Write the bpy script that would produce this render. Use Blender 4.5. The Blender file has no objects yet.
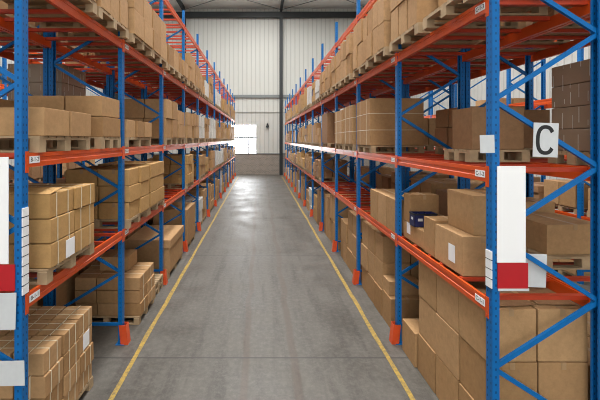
import bpy, bmesh, math, random
from mathutils import Vector, Matrix
from mathutils.bvhtree import BVHTree
random.seed(11)
SC = bpy.context.scene
COL = SC.collection
PI = math.pi

# ------------------------------------------------------------------ camera
F = 368.0
CX, CY, CZ = 260.0, 139.0, 3.4
cam = bpy.data.cameras.new('camera')
cam.sensor_width = 36; cam.lens = F/600*36
cam.shift_x = (300-CX)/600; cam.shift_y = -(200-CY)/600
cam.clip_start = .05; cam.clip_end = 200
camo = bpy.data.objects.new('camera', cam); COL.objects.link(camo)
camo.location = (0, 0, CZ); camo.rotation_euler = (PI/2, 0, 0)
SC.camera = camo

# ------------------------------------------------------------------ materials
def mat(name, col, rough=.5, metal=0, var=.0, scale=8., bump=0., spec=.5):
    m = bpy.data.materials.new(name); m.use_nodes = True
    nt = m.node_tree; b = nt.nodes['Principled BSDF']
    b.inputs['Roughness'].default_value = rough; b.inputs['Metallic'].default_value = metal
    b.inputs['Specular IOR Level'].default_value = spec
    b.inputs['Base Color'].default_value = (*col, 1)
    if var or bump:
        tc = nt.nodes.new('ShaderNodeTexCoord'); nz = nt.nodes.new('ShaderNodeTexNoise')
        nz.inputs['Scale'].default_value = scale; nz.inputs['Detail'].default_value = 6
        nt.links.new(tc.outputs['Object'], nz.inputs['Vector'])
        if var:
            mx = nt.nodes.new('ShaderNodeMix'); mx.data_type = 'RGBA'
            mx.inputs[6].default_value = (*[c*(1-var) for c in col], 1)
            mx.inputs[7].default_value = (*[min(1, c*(1+var)) for c in col], 1)
            nt.links.new(nz.outputs['Fac'], mx.inputs[0]); nt.links.new(mx.outputs[2], b.inputs['Base Color'])
        if bump:
            bp = nt.nodes.new('ShaderNodeBump'); bp.inputs['Strength'].default_value = bump
            bp.inputs['Distance'].default_value = .02
            nt.links.new(nz.outputs['Fac'], bp.inputs['Height']); nt.links.new(bp.outputs['Normal'], b.inputs['Normal'])
    return m

def kraft(name, cols, rough=.8):
    m = bpy.data.materials.new(name); m.use_nodes = True
    nt = m.node_tree; b = nt.nodes['Principled BSDF']; L = nt.links.new
    b.inputs['Roughness'].default_value = rough; b.inputs['Specular IOR Level'].default_value = .25
    oi = nt.nodes.new('ShaderNodeObjectInfo'); ge = nt.nodes.new('ShaderNodeNewGeometry')
    ad = nt.nodes.new('ShaderNodeMath'); ad.operation = 'ADD'
    fr = nt.nodes.new('ShaderNodeMath'); fr.operation = 'FRACT'
    L(oi.outputs['Random'], ad.inputs[0]); L(ge.outputs['Random Per Island'], ad.inputs[1]); L(ad.outputs[0], fr.inputs[0])
    rp = nt.nodes.new('ShaderNodeValToRGB'); rp.color_ramp.interpolation = 'LINEAR'
    el = rp.color_ramp.elements
    el[0].color = (*cols[0], 1); el[1].color = (*cols[-1], 1)
    for i, c in enumerate(cols[1:-1]):
        e = el.new((i+1)/(len(cols)-1)); e.color = (*c, 1)
    L(fr.outputs[0], rp.inputs[0])
    tc = nt.nodes.new('ShaderNodeTexCoord'); nz = nt.nodes.new('ShaderNodeTexNoise')
    nz.inputs['Scale'].default_value = 13; nz.inputs['Detail'].default_value = 10; nz.inputs['Roughness'].default_value = .75
    L(tc.outputs['Object'], nz.inputs['Vector'])
    mr = nt.nodes.new('ShaderNodeMapRange'); mr.inputs[1].default_value = .3; mr.inputs[2].default_value = .7
    mr.inputs[3].default_value = .84; mr.inputs[4].default_value = 1.12
    L(nz.outputs['Fac'], mr.inputs[0])
    mu = nt.nodes.new('ShaderNodeMix'); mu.data_type = 'RGBA'; mu.blend_type = 'MULTIPLY'; mu.inputs[0].default_value = 1
    L(rp.outputs[0], mu.inputs[6]); L(mr.outputs[0], mu.inputs[7]); L(mu.outputs[2], b.inputs['Base Color'])
    bp = nt.nodes.new('ShaderNodeBump'); bp.inputs['Strength'].default_value = .12; bp.inputs['Distance'].default_value = .02
    L(nz.outputs['Fac'], bp.inputs['Height']); L(bp.outputs['Normal'], b.inputs['Normal'])
    return m

M = {}
M['kraft'] = kraft('kraft_board', [(.36,.205,.09), (.44,.26,.12), (.50,.305,.15), (.40,.23,.105)])
M['kraft_dark'] = kraft('dark_kraft_board', [(.29,.16,.08), (.33,.19,.095), (.31,.165,.085)])
M['kraft_gold'] = kraft('yellow_kraft_board', [(.46,.27,.10), (.50,.30,.12), (.47,.28,.11)])
M['white_board'] = kraft('white_board', [(.60,.57,.52), (.66,.64,.60), (.55,.53,.5)])
M['tape'] = mat('packing_tape', (.40,.25,.125), .4)
M['strap'] = mat('plastic_strap', (.70,.62,.45), .4)
M['paper'] = mat('white_paper', (.88,.89,.90), .6, var=.03)
M['orange'] = mat('orange_enamel', (.66,.082,.010), .34, var=.18, scale=4)
M['red_bar'] = mat('red_bar_enamel', (.47,.045,.012), .4, var=.2, scale=4)
M['orange_guard'] = mat('orange_guard_enamel', (.70,.085,.02), .4, var=.2, scale=9)
M['wood'] = mat('pallet_wood', (.40,.285,.165), .85, var=.4, scale=7, bump=.3)
M['white_plate'] = mat('white_plate', (.97,.97,.97), .45)
M['white_panel'] = mat('white_sign_panel', (.95,.95,.95), .45)
M['grey_card'] = mat('grey_white_card', (.60,.62,.63), .6, var=.06, scale=20)
M['red_panel'] = mat('red_panel', (.46,.008,.014), .45, var=.1)
M['black'] = mat('black_ink', (.012,.013,.014), .6)
M['blue_bin'] = mat('navy_plastic', (.012,.02,.10), .35)
M['film'] = mat('wrapped_board', (.30,.215,.15), .25, var=.12, scale=5)
M['filmseam'] = mat('film_fold', (.62,.58,.52), .2)
M['yellow'] = mat('yellow_floor_paint', (.50,.33,.04), .6)
def worn():
    m = M['yellow']; nt = m.node_tree; b = nt.nodes['Principled BSDF']; L = nt.links.new
    tc = nt.nodes.new('ShaderNodeTexCoord'); nz = nt.nodes.new('ShaderNodeTexNoise'); nz.inputs['Scale'].default_value = 13; nz.inputs['Detail'].default_value = 8
    nz.inputs['Roughness'].default_value = .75
    L(tc.outputs['Object'], nz.inputs['Vector'])
    r = nt.nodes.new('ShaderNodeMapRange'); r.inputs[1].default_value = .38; r.inputs[2].default_value = .66; L(nz.outputs['Fac'], r.inputs[0])
    x = nt.nodes.new('ShaderNodeMix'); x.data_type = 'RGBA'; L(r.outputs[0], x.inputs[0])
    x.inputs[6].default_value = (.48,.31,.04,1); x.inputs[7].default_value = (.15,.12,.065,1); L(x.outputs[2], b.inputs['Base Color'])
worn()
M['dark_steel'] = mat('dark_steel', (.016,.02,.022), .5)
M['grey_steel'] = mat('grey_steel', (.20,.22,.22), .5)
M['frame_white'] = mat('white_window_frame', (.75,.76,.76), .4)
M['roof'] = mat('roof_sheet', (.78,.78,.75), .6, var=.06, scale=1.5)

def upright_mat():
    m = mat('blue_enamel_punched', (.003,.125,.40), .4, spec=.3)
    nt = m.node_tree; b = nt.nodes['Principled BSDF']; L = nt.links.new
    def mth(op, a, c=None):
        n = nt.nodes.new('ShaderNodeMath'); n.operation = op
        for i, v in enumerate((a, c)):
            if v is None: continue
            if isinstance(v, (int, float)): n.inputs[i].default_value = v
            else: L(v, n.inputs[i])
        return n.outputs[0]
    tc = nt.nodes.new('ShaderNodeTexCoord'); sp = nt.nodes.new('ShaderNodeSeparateXYZ'); L(tc.outputs['Object'], sp.inputs[0])
    sn = nt.nodes.new('ShaderNodeSeparateXYZ'); L(tc.outputs['Normal'], sn.inputs[0])
    zm = mth('LESS_THAN', mth('MODULO', sp.outputs[2], .075), .024)
    fy = mth('LESS_THAN', mth('ABSOLUTE', mth('SUBTRACT', mth('ABSOLUTE', sp.outputs[1]), .026)), .0055)
    fx = mth('LESS_THAN', mth('ABSOLUTE', sp.outputs[0]), .0055)
    nx = mth('GREATER_THAN', mth('ABSOLUTE', sn.outputs[0]), .7)
    ny = mth('GREATER_THAN', mth('ABSOLUTE', sn.outputs[1]), .7)
    hole = mth('MULTIPLY', zm, mth('MAXIMUM', mth('MULTIPLY', fy, nx), mth('MULTIPLY', fx, ny)))
    nz = nt.nodes.new('ShaderNodeTexNoise'); nz.inputs['Scale'].default_value = 5; L(tc.outputs['Object'], nz.inputs['Vector'])
    base = nt.nodes.new('ShaderNodeMix'); base.data_type = 'RGBA'
    base.inputs[6].default_value = (.002,.105,.34,1); base.inputs[7].default_value = (.003,.155,.46,1); L(nz.outputs['Fac'], base.inputs[0])
    mx = nt.nodes.new('ShaderNodeMix'); mx.data_type = 'RGBA'; L(hole, mx.inputs[0]); L(base.outputs[2], mx.inputs[6])
    mx.inputs[7].default_value = (.003,.03,.10,1); L(mx.outputs[2], b.inputs['Base Color'])
    return m
M['upright'] = upright_mat()
M['blue'] = mat('blue_enamel', (.003,.132,.40), .4, var=.15, scale=5, spec=.3)

def floor_mat():
    m = bpy.data.materials.new('concrete_floor'); m.use_nodes = True
    nt = m.node_tree; b = nt.nodes['Principled BSDF']; L = nt.links.new
    tc = nt.nodes.new('ShaderNodeTexCoord')
    def noise(sc, det, rough=.6, stretch=None):
        n = nt.nodes.new('ShaderNodeTexNoise'); n.inputs['Scale'].default_value = sc; n.inputs['Detail'].default_value = det
        n.inputs['Roughness'].default_value = rough
        if stretch:
            mp = nt.nodes.new('ShaderNodeMapping'); mp.inputs['Scale'].default_value = stretch
            L(tc.outputs['Object'], mp.inputs[0]); L(mp.outputs[0], n.inputs['Vector'])
        else: L(tc.outputs['Object'], n.inputs['Vector'])
        return n
    def mixc(fac, a, c):
        x = nt.nodes.new('ShaderNodeMix'); x.data_type = 'RGBA'
        for sock, v in ((0, fac), (6, a), (7, c)):
            if isinstance(v, tuple): x.inputs[sock].default_value = (*v, 1)
            elif isinstance(v, float): x.inputs[sock].default_value = v
            else: L(v, x.inputs[sock])
        return x.outputs[2]
    n1 = noise(1.1, 8, .65); n2 = noise(11, 10, .8); n3 = noise(1.6, 5, .6, (2.6, .22, 1))
    def rng(n, lo, hi):
        r = nt.nodes.new('ShaderNodeMapRange'); r.inputs[1].default_value = lo; r.inputs[2].default_value = hi
        L(n.outputs['Fac'], r.inputs[0]); return r.outputs[0]
    c = mixc(rng(n1, .3, .7), (.062,.056,.047), (.122,.113,.098))
    c = mixc(rng(n3, .48, .72), c, (.048,.043,.036))
    f = nt.nodes.new('ShaderNodeMath'); f.operation = 'MULTIPLY'; f.inputs[1].default_value = .7; L(rng(n2, .45, .75), f.inputs[0])
    c = mixc(f.outputs[0], c, (.18,.167,.146))
    # rusty tyre tracks along the aisle
    sp = nt.nodes.new('ShaderNodeSeparateXYZ'); L(tc.outputs['Object'], sp.inputs[0])
    for x0, w, s in ((-.22, .07, .8), (.52, .08, .8)):
        d = nt.nodes.new('ShaderNodeMath'); d.operation = 'SUBTRACT'; d.inputs[1].default_value = x0; L(sp.outputs[0], d.inputs[0])
        n4 = noise(.5, 3, .5, (.1, 1, 1))
        w2 = nt.nodes.new('ShaderNodeMath'); w2.operation = 'MULTIPLY_ADD'; w2.inputs[1].default_value = .3; w2.inputs[2].default_value = -.15
        L(n4.outputs['Fac'], w2.inputs[0])
        d2 = nt.nodes.new('ShaderNodeMath'); d2.operation = 'ADD'; L(d.outputs[0], d2.inputs[0]); L(w2.outputs[0], d2.inputs[1])
        a = nt.nodes.new('ShaderNodeMath'); a.operation = 'ABSOLUTE'; L(d2.outputs[0], a.inputs[0])
        r = nt.nodes.new('ShaderNodeMapRange'); r.inputs[1].default_value = w*.5; r.inputs[2].default_value = w
        r.inputs[3].default_value = s; r.inputs[4].default_value = 0; L(a.outputs[0], r.inputs[0])
        k = nt.nodes.new('ShaderNodeMath'); k.operation = 'MULTIPLY'; L(r.outputs[0], k.inputs[0]); L(n2.outputs['Fac'], k.inputs[1])
        k.use_clamp = True; c = mixc(k.outputs[0], c, (.085,.052,.034))
    # sawn joints across the floor, one every 5 m, and one along each side
    ym = nt.nodes.new('ShaderNodeMath'); ym.operation = 'PINGPONG'; ym.inputs[1].default_value = 2.5
    yo = nt.nodes.new('ShaderNodeMath'); yo.operation = 'ADD'; yo.inputs[1].default_value = 100 - 5.72
    L(sp.outputs[1], yo.inputs[0]); L(yo.outputs[0], ym.inputs[0])
    lt = nt.nodes.new('ShaderNodeMath'); lt.operation = 'LESS_THAN'; lt.inputs[1].default_value = .018; L(ym.outputs[0], lt.inputs[0])
    k = nt.nodes.new('ShaderNodeMath'); k.operation = 'MULTIPLY'; k.inputs[1].default_value = .75; L(lt.outputs[0], k.inputs[0])
    c = mixc(k.outputs[0], c, (.04,.038,.035))
    L(c, b.inputs['Base Color'])
    rr = nt.nodes.new('ShaderNodeMapRange'); rr.inputs[1].default_value = .3; rr.inputs[2].default_value = .7
    rr.inputs[3].default_value = .38; rr.inputs[4].default_value = .62; L(n1.outputs['Fac'], rr.inputs[0]); L(rr.outputs[0], b.inputs['Roughness'])
    bp = nt.nodes.new('ShaderNodeBump'); bp.inputs['Strength'].default_value = .06; bp.inputs['Distance'].default_value = .02
    L(n2.outputs['Fac'], bp.inputs['Height']); L(bp.outputs['Normal'], b.inputs['Normal'])
    return m
M['floor'] = floor_mat()

def panel_mat(name, col, pitch, horiz=False, axis=0):
    m = mat(name, col, .5); nt = m.node_tree; b = nt.nodes['Principled BSDF']; L = nt.links.new
    tc = nt.nodes.new('ShaderNodeTexCoord'); sp = nt.nodes.new('ShaderNodeSeparateXYZ'); L(tc.outputs['Object'], sp.inputs[0])
    md = nt.nodes.new('ShaderNodeMath'); md.operation = 'PINGPONG'; md.inputs[1].default_value = pitch/2
    L(sp.outputs[axis], md.inputs[0])
    r = nt.nodes.new('ShaderNodeMapRange'); r.inputs[1].default_value = 0; r.inputs[2].default_value = pitch*.12
    L(md.outputs[0], r.inputs[0])
    mx = nt.nodes.new('ShaderNodeMix'); mx.data_type = 'RGBA'; L(r.outputs[0], mx.inputs[0])
    mx.inputs[6].default_value = (*[c*.72 for c in col], 1); mx.inputs[7].default_value = (*col, 1)
    L(mx.outputs[2], b.inputs['Base Color'])
    bp = nt.nodes.new('ShaderNodeBump'); bp.inputs['Strength'].default_value = .5; bp.inputs['Distance'].default_value = .04
    L(r.outputs[0], bp.inputs['Height']); L(bp.outputs['Normal'], b.inputs['Normal'])
    return m
M['panel'] = panel_mat('ribbed_wall_panel', (.60,.605,.565), .42)
M['panel_side'] = panel_mat('ribbed_side_panel', (.62,.62,.59), .42, axis=1)

def brick_mat():
    m = mat('brick_dado', (.22,.2,.18), .85); nt = m.node_tree; b = nt.nodes['Principled BSDF']; L = nt.links.new
    tc = nt.nodes.new('ShaderNodeTexCoord'); mp = nt.nodes.new('ShaderNodeMapping'); mp.inputs['Rotation'].default_value = (PI/2, 0, 0)
    br = nt.nodes.new('ShaderNodeTexBrick'); br.inputs['Scale'].default_value = 2.2
    br.inputs['Color1'].default_value = (.31,.265,.22,1); br.inputs['Color2'].default_value = (.24,.21,.18,1); br.inputs['Mortar'].default_value = (.38,.35,.31,1)
    L(tc.outputs['Object'], mp.inputs[0]); L(mp.outputs[0], br.inputs[0]); L(br.outputs['Color'], b.inputs['Base Color'])
    return m
M['brick'] = brick_mat()

def emis(name, col, s):
    m = bpy.data.materials.new(name); m.use_nodes = True; nt = m.node_tree
    nt.nodes.remove(nt.nodes['Principled BSDF']); e = nt.nodes.new('ShaderNodeEmission')
    e.inputs[0].default_value = (*col, 1); e.inputs[1].default_value = s
    nt.links.new(e.outputs[0], nt.nodes['Material Output'].inputs[0]); return m
M['daylight'] = emis('daylit_pane', (.95,.98,1), 24)
M['dock_daylight'] = emis('daylit_dock_pane', (.95,.98,1), 1.3)  # glow for the fill panes added behind the camera
M['skylight'] = emis('daylit_skylight', (.97,.99,1), 2)

# ------------------------------------------------------------------ helpers
def obj(name, bm, m, parent=None, loc=(0,0,0), rot=None, recalc=True):
    if recalc: bmesh.ops.recalc_face_normals(bm, faces=bm.faces)
    me = bpy.data.meshes.new(name); bm.to_mesh(me); bm.free()
    return mobj(name, me, m, parent, loc, rot)
def mobj(name, me, m, parent=None, loc=(0,0,0), rot=None):
    if m is not None and not me.materials: me.materials.append(M[m] if isinstance(m, str) else m)
    o = bpy.data.objects.new(name, me); COL.objects.link(o); o.location = loc
    if rot: o.rotation_euler = rot
    if parent: o.parent = parent
    return o
def bx(bm, x0, x1, y0, y1, z0, z1):
    if x0 > x1: x0, x1 = x1, x0
    v = [bm.verts.new(p) for p in ((x0,y0,z0),(x1,y0,z0),(x1,y1,z0),(x0,y1,z0),(x0,y0,z1),(x1,y0,z1),(x1,y1,z1),(x0,y1,z1))]
    for f in ((0,3,2,1),(4,5,6,7),(0,1,5,4),(1,2,6,5),(2,3,7,6),(3,0,4,7)): bm.faces.new([v[i] for i in f])
    return v
def boxobj(name, x0, x1, y0, y1, z0, z1, m, parent=None, bevel=0):
    cx, cy = (x0+x1)/2, (y0+y1)/2
    bm = bmesh.new(); bx(bm, x0-cx, x1-cx, y0-cy, y1-cy, 0, z1-z0)
    if bevel: bmesh.ops.bevel(bm, geom=bm.edges[:], offset=bevel, segments=2, affect='EDGES', profile=.6)
    return obj(name, bm, m, parent, (cx, cy, z0))
def prism(bm, poly, axis, a, b):
    """extrude a 2D polygon along axis; poly coords are the two other axes in order"""
    def P(u, v, t):
        return {0: (t,u,v), 1: (u,t,v), 2: (u,v,t)}[axis]
    lo = [bm.verts.new(P(u,v,a)) for u,v in poly]; hi = [bm.verts.new(P(u,v,b)) for u,v in poly]
    bm.faces.new(lo); bm.faces.new(hi[::-1])
    n = len(poly)
    for i in range(n): bm.faces.new((lo[i], hi[i], hi[(i+1)%n], lo[(i+1)%n]))
def tag(o, label=None, cat=None, group=None, kind=None):
    if label: o['label'] = label
    if cat: o['category'] = cat
    if group: o['group'] = group
    if kind: o['kind'] = kind
    return o
def empty(name, loc, label, cat, group=None, rz=0):
    o = bpy.data.objects.new(name, None); COL.objects.link(o); o.location = loc; o.rotation_euler = (0,0,rz)
    o.empty_display_size = .1
    return tag(o, label, cat, group)
ORD = ['first','second','third','fourth','fifth','sixth','seventh','eighth','ninth','tenth','eleventh','twelfth']
OCC = []       # (min, max, key) boxes for the visibility count

# ------------------------------------------------------------------ room
XW, YB, YF, ZC = 14.0, -9.0, 35.3, 15.4
def struct(name, x0, x1, y0, y1, z0, z1, m): return tag(boxobj(name, x0,x1,y0,y1,z0,z1, m), kind='structure')
bm = bmesh.new(); bx(bm, -XW, XW, YB, YF, -.2, 0); tag(obj('floor', bm, 'floor'), kind='structure')
# far wall: brick dado, steel panels round the window
struct('wall_far', -XW, XW, YF, YF+.2, 1.97, ZC+.6, 'panel')
o = boxobj('trim_1', -XW, XW, YF-.06, YF+.2, 0, 1.95, 'brick'); tag(o, kind='structure')
struct('trim_2', -XW, XW, YF-.12, YF, 1.95, 2.03, 'grey_steel')
struct('wall_left', -XW-.2, -XW, YB, YF, 0, ZC, 'panel_side')
struct('wall_right', XW, XW+.2, YB, YF, 0, ZC, 'panel_side')
struct('wall_near', -XW, XW, YB-.2, YB, 0, ZC, 'panel')
struct('ceiling', -XW, XW, YB, YF, ZC+.5, ZC+.6, 'roof')
struct('trim_3', -XW, XW, YF-.5, YF-.12, 14.93, 15.45, 'dark_steel')      # eaves beam
struct('trim_4', -XW, XW, YF-.2, YF, 7.35, 7.62, 'grey_steel')           # wall girt
struct('trim_5', -XW, XW, YF-.1, YF, 5.95, 6.05, 'panel')                # flashing line
for i, x in enumerate((2.0, -7.2, 10.6, -13.6)):                          # wall columns, I sections
    bm = bmesh.new(); bx(bm, x-.15, x+.15, YF-.52, YF-.48, 0, 14.93); bx(bm, x-.03, x+.03, YF-.48, YF-.22, 0, 14.93); bx(bm, x-.15, x+.15, YF-.25, YF-.21, 0, 14.93)
    tag(obj('trim_%d' % (6+i), bm, 'dark_steel'), kind='structure')
k = 10
for y in (33.0, 28.8, 24, 18, 12, 6, 0):                          # purlins
    struct('trim_%d' % k, -XW, XW, y-.05, y+.05, ZC+.36, ZC+.5, 'roof'); k += 1
for x in (2.0, -7.2, 10.6):                                               # rafters
    struct('trim_%d' % k, x-.1, x+.1, YB, YF-.5, ZC+.05, ZC+.5, 'dark_steel'); k += 1
bm = bmesh.new()                                                          # roof bracing rods
for a, b in (((2, YF-.5), (-2.6, 31.3)), ((-7.2, YF-.5), (-2.6, 31.3)), ((2, YF-.5), (6.3, 31.3)), ((10.6, YF-.5), (6.3, 31.3))):
    d = Vector((b[0]-a[0], b[1]-a[1], 0)); n = Vector((-d.y, d.x, 0)).normalized()*.025
    lo = [bm.verts.new((p[0]+s*n.x, p[1]+s*n.y, ZC+.2)) for p, s in ((a,1),(b,1),(b,-1),(a,-1))]
    hi = [bm.verts.new((v.co.x, v.co.y, ZC+.25)) for v in lo]
    bm.faces.new(lo); bm.faces.new(hi)
    for i in range(4): bm.faces.new((lo[i], lo[(i+1)%4], hi[(i+1)%4], hi[i]))
tag(obj('trim_%d' % k, bm, 'grey_steel'), kind='structure'); k += 1
# window in the far wall (recess built proud of the panels)
wx0, wx1, wz0, wz1 = -2.95, -.42, 2.03, 4.72
bm = bmesh.new()
for a in ((wx0-.12, wx0, wz0, wz1), (wx1, wx1+.12, wz0, wz1), (wx0-.12, wx1+.12, wz1, wz1+.1), (wx0-.12, wx1+.12, wz0-.06, wz0)):
    bx(bm, a[0], a[1], YF-.14, YF-.005, a[2], a[3])
win = tag(obj('window_1', bm, 'frame_white'), kind='structure')
bm = bmesh.new(); bx(bm, wx0, wx1, YF-.12, YF-.03, 3.48, 3.62); bx(bm, -1.15, -1.01, YF-.12, YF-.03, wz0, 3.5)
obj('glazing_bar', bm, 'grey_steel', win)
bm = bmesh.new(); bx(bm, wx0, wx1, YF-.04, YF-.01, wz0, wz1); obj('window_pane', bm, 'daylight', win)
# unseen glowing framed panes in the wall behind the camera, added as fill
for i, (x0, x1, z0, z1) in enumerate(((-5, 5, 1.0, 7.5), (-12.5, -7, 1.0, 6), (7, 12.5, 1.0, 6))):
    bm = bmesh.new(); bx(bm, x0-.1, x0, YB, YB+.1, z0, z1); bx(bm, x1, x1+.1, YB, YB+.1, z0, z1); bx(bm, x0-.1, x1+.1, YB, YB+.1, z1, z1+.1)
    w = tag(obj('window_%d' % (i+2), bm, 'frame_white'), kind='structure')
    bm = bmesh.new(); bx(bm, x0, x1, YB+.005, YB+.02, z0, z1); obj('window_pane', bm, 'dock_daylight', w)
# skylight strips in the roof
sky = [(-1.6, 1.6), (-7.2+.3, -4.6), (4.6, 6.9), (-12.6, -10.6), (10.8, 12.8)]
for i, (x0, x1) in enumerate(sky):
    bm = bmesh.new(); bx(bm, x0, x1, -7, 30.5, ZC+.44, ZC+.49)
    s = tag(obj('window_%d' % (i+5), bm, 'skylight'), kind='structure')
# wall lamp on the far wall
wl = empty('wall_lamp', (.72, YF-.02, 4.75), 'small dark bulkhead lamp on the far wall right of the bright window', 'lamp')
boxobj('back_plate', -.08, .08, -.05, .02, -.12, .12, 'dark_steel', wl)
bm = bmesh.new(); bmesh.ops.create_cone(bm, cap_ends=True, segments=16, radius1=.17, radius2=.07, depth=.28)
obj('lamp_shade', bm, 'black', wl, (0, -.17, -.1))
boxobj('bracket', -.025, .025, -.2, -.04, .1, .2, 'dark_steel', wl)
# painted lines
for s, x, lab in ((-1, -1.95, 'left'), (1, 1.99, 'right')):
    bm = bmesh.new(); random.seed(5)
    n = 60; L = []
    for i in range(n+1):
        y = -1 + i*(34.2)/n
        L.append((x + random.uniform(-.008,.008), .037 + random.uniform(-.006,.006), y))
    for z in (0, .003): pass
    a = [bm.verts.new((p[0]-p[1], p[2], .003)) for p in L]; b = [bm.verts.new((p[0]+p[1], p[2], .003)) for p in L]
    for i in range(n): bm.faces.new((a[i], b[i], b[i+1], a[i+1]))
    r = bmesh.ops.extrude_face_region(bm, geom=bm.faces[:])
    bmesh.ops.translate(bm, verts=[g for g in r['geom'] if isinstance(g, bmesh.types.BMVert)], vec=(0,0,-.0025))
    tag(obj('floor_line', bm, 'yellow'), 'yellow painted floor line along the %s edge of the aisle' % lab, 'floor marking')

# ------------------------------------------------------------------ racks
NB = 12
class Rack: pass
def make_rack(side, xf, decks, zscale, top, frames, name, front_side=1):
    r = Rack(); r.s = side; r.xf = xf; r.decks = decks; r.k = zscale; r.top = top; r.frames = frames; r.name = name; r.depth = 1.12 if side > 0 else 1.22; return r
YR = [3.66 + 2.497*i for i in range(NB+1)]
YL = [3.57] + [3.64 + 2.5*i for i in range(1, NB+1)]
DR = [0, 1.80, 3.11, 4.82, 6.29]; DL = [0, 1.88, 3.26, 5.04, 6.84]
RK = {
 'right': make_rack(1, 2.28, DR, 1.0, 6.93, YR, 'right rack'),
 'left': make_rack(-1, 2.28, DL, 1.045, 7.28, YL, 'left rack'),
 'right_rear': make_rack(1, 3.42, DR, 1.0, 6.93, YR[:6], 'second right rack'),
 'left_rear': make_rack(-1, 3.52, DL, 1.045, 7.28, YL[:6], 'second left rack'),
 'right_back': make_rack(1, 7.5, [0,1.6,3.0,4.45,6.0], 1.0, 6.93, YR[:7], 'outer right rack'),
 'left_back': make_rack(-1, 7.7, DL, 1.045, 7.28, YL[:7], 'outer left rack'),
}
MC = {}
def cached(key, fn):
    if key not in MC: MC[key] = fn()
    return MC[key]
def tomesh(bm, name, m):
    bmesh.ops.recalc_face_normals(bm, faces=bm.faces)
    me = bpy.data.meshes.new(name); bm.to_mesh(me); bm.free(); me.materials.append(M[m]); return me
def upright_mesh(h, s, rear):
    def f():
        bm = bmesh.new(); a = -s if not rear else s       # open side faces into the frame
        W, D, t = .05, .035, .006
        poly = [(D,-W),(D,-W*.55),(D-t,-W*.55),(D-t,-W+t),(-D+t,-W+t),(-D+t,W-t),(D-t,W-t),(D-t,W*.55),(D,W*.55),(D,W),(-D,W),(-D,-W)]
        prism(bm, [(-u*a, v) for u, v in poly], 2, 0, h)
        return tomesh(bm, 'upright', 'upright')
    return cached(('up', h, s, rear), f)
def brace_mesh(dx, dz):
    def f():
        bm = bmesh.new(); L = math.hypot(dx, dz)
        poly = [(-.022,-.016),(.022,-.016),(.022,.016),(.017,.016),(.017,-.011),(-.017,-.011),(-.017,.016),(-.022,.016)]
        # local: run along X, profile (z, y)
        lo = [bm.verts.new((0, v, u)) for u, v in poly]; hi = [bm.verts.new((L, v, u)) for u, v in poly]
        bm.faces.new(lo); bm.faces.new(hi[::-1])
        for i in range(len(poly)): bm.faces.new((lo[i], hi[i], hi[(i+1)%8], lo[(i+1)%8]))
        return tomesh(bm, 'brace', 'blue')
    return cached(('br', round(dx,3), round(dz,3)), f)
def beam_mesh(L, s):
    def f():
        bm = bmesh.new()
        p = [(0,0),(0,.05),(.008,.056),(.008,.092),(0,.098),(0,.14),(.03,.14),(.03,.125),(.048,.125),(.048,0)]
        prism(bm, [(s*u, v) for u, v in p], 1, 0, L)
        return tomesh(bm, 'beam', 'orange')
    return cached(('bm', round(L,3), s), f)
def conn_mesh(s):
    def f():
        bm = bmesh.new(); bx(bm, -s*.007, -s*.001, .0005, .052, -.05, .16)
        for z in (-.02, .13):
            bx(bm, -s*.011, -s*.007, .018, .034, z-.008, z+.008)
        return tomesh(bm, 'connector', 'orange')
    return cached(('cn', s), f)
def bar_mesh(dp):
    def f():
        bm = bmesh.new(); bx(bm, 0, dp-.096, -.03, .03, -.045, -.002)
        return tomesh(bm, 'cross_bar', 'red_bar')
    return cached(('bar', dp), f)
def guard_mesh(s):
    def f():
        bm = bmesh.new(); h = .32
        # plate in front of the upright bent round both sides, toed out at the foot
        def ring(x, w, t):
            return [(x, -w), (x+.12, -w), (x+.12, -w+t), (x+t, -w+t), (x+t, w-t), (x+.12, w-t), (x+.12, w), (x, w)]
        lo = [bm.verts.new((s*u, v, 0)) for u, v in ring(-.135, .068, .006)]
        hi = [bm.verts.new((s*u, v, h)) for u, v in ring(-.10, .062, .006)]
        n = 8
        for i in range(n): bm.faces.new((lo[i], lo[(i+1)%n], hi[(i+1)%n], hi[i]))
        bm.faces.new(lo); bm.faces.new(hi)
        return tomesh(bm, 'foot_guard', 'orange_guard')
    return cached(('gd', s), f)
def text_mesh(txt, size, name):
    cu = bpy.data.curves.new(name, 'FONT'); cu.body = txt; cu.size = size; cu.align_x = 'CENTER'; cu.align_y = 'CENTER'; cu.extrude = .0006
    o = bpy.data.objects.new(name, cu); COL.objects.link(o)
    dg = bpy.context.evaluated_depsgraph_get(); me = bpy.data.meshes.new_from_object(o.evaluated_get(dg))
    bpy.data.objects.remove(o); me.materials.clear(); me.materials.append(M['black']); return me

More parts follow.
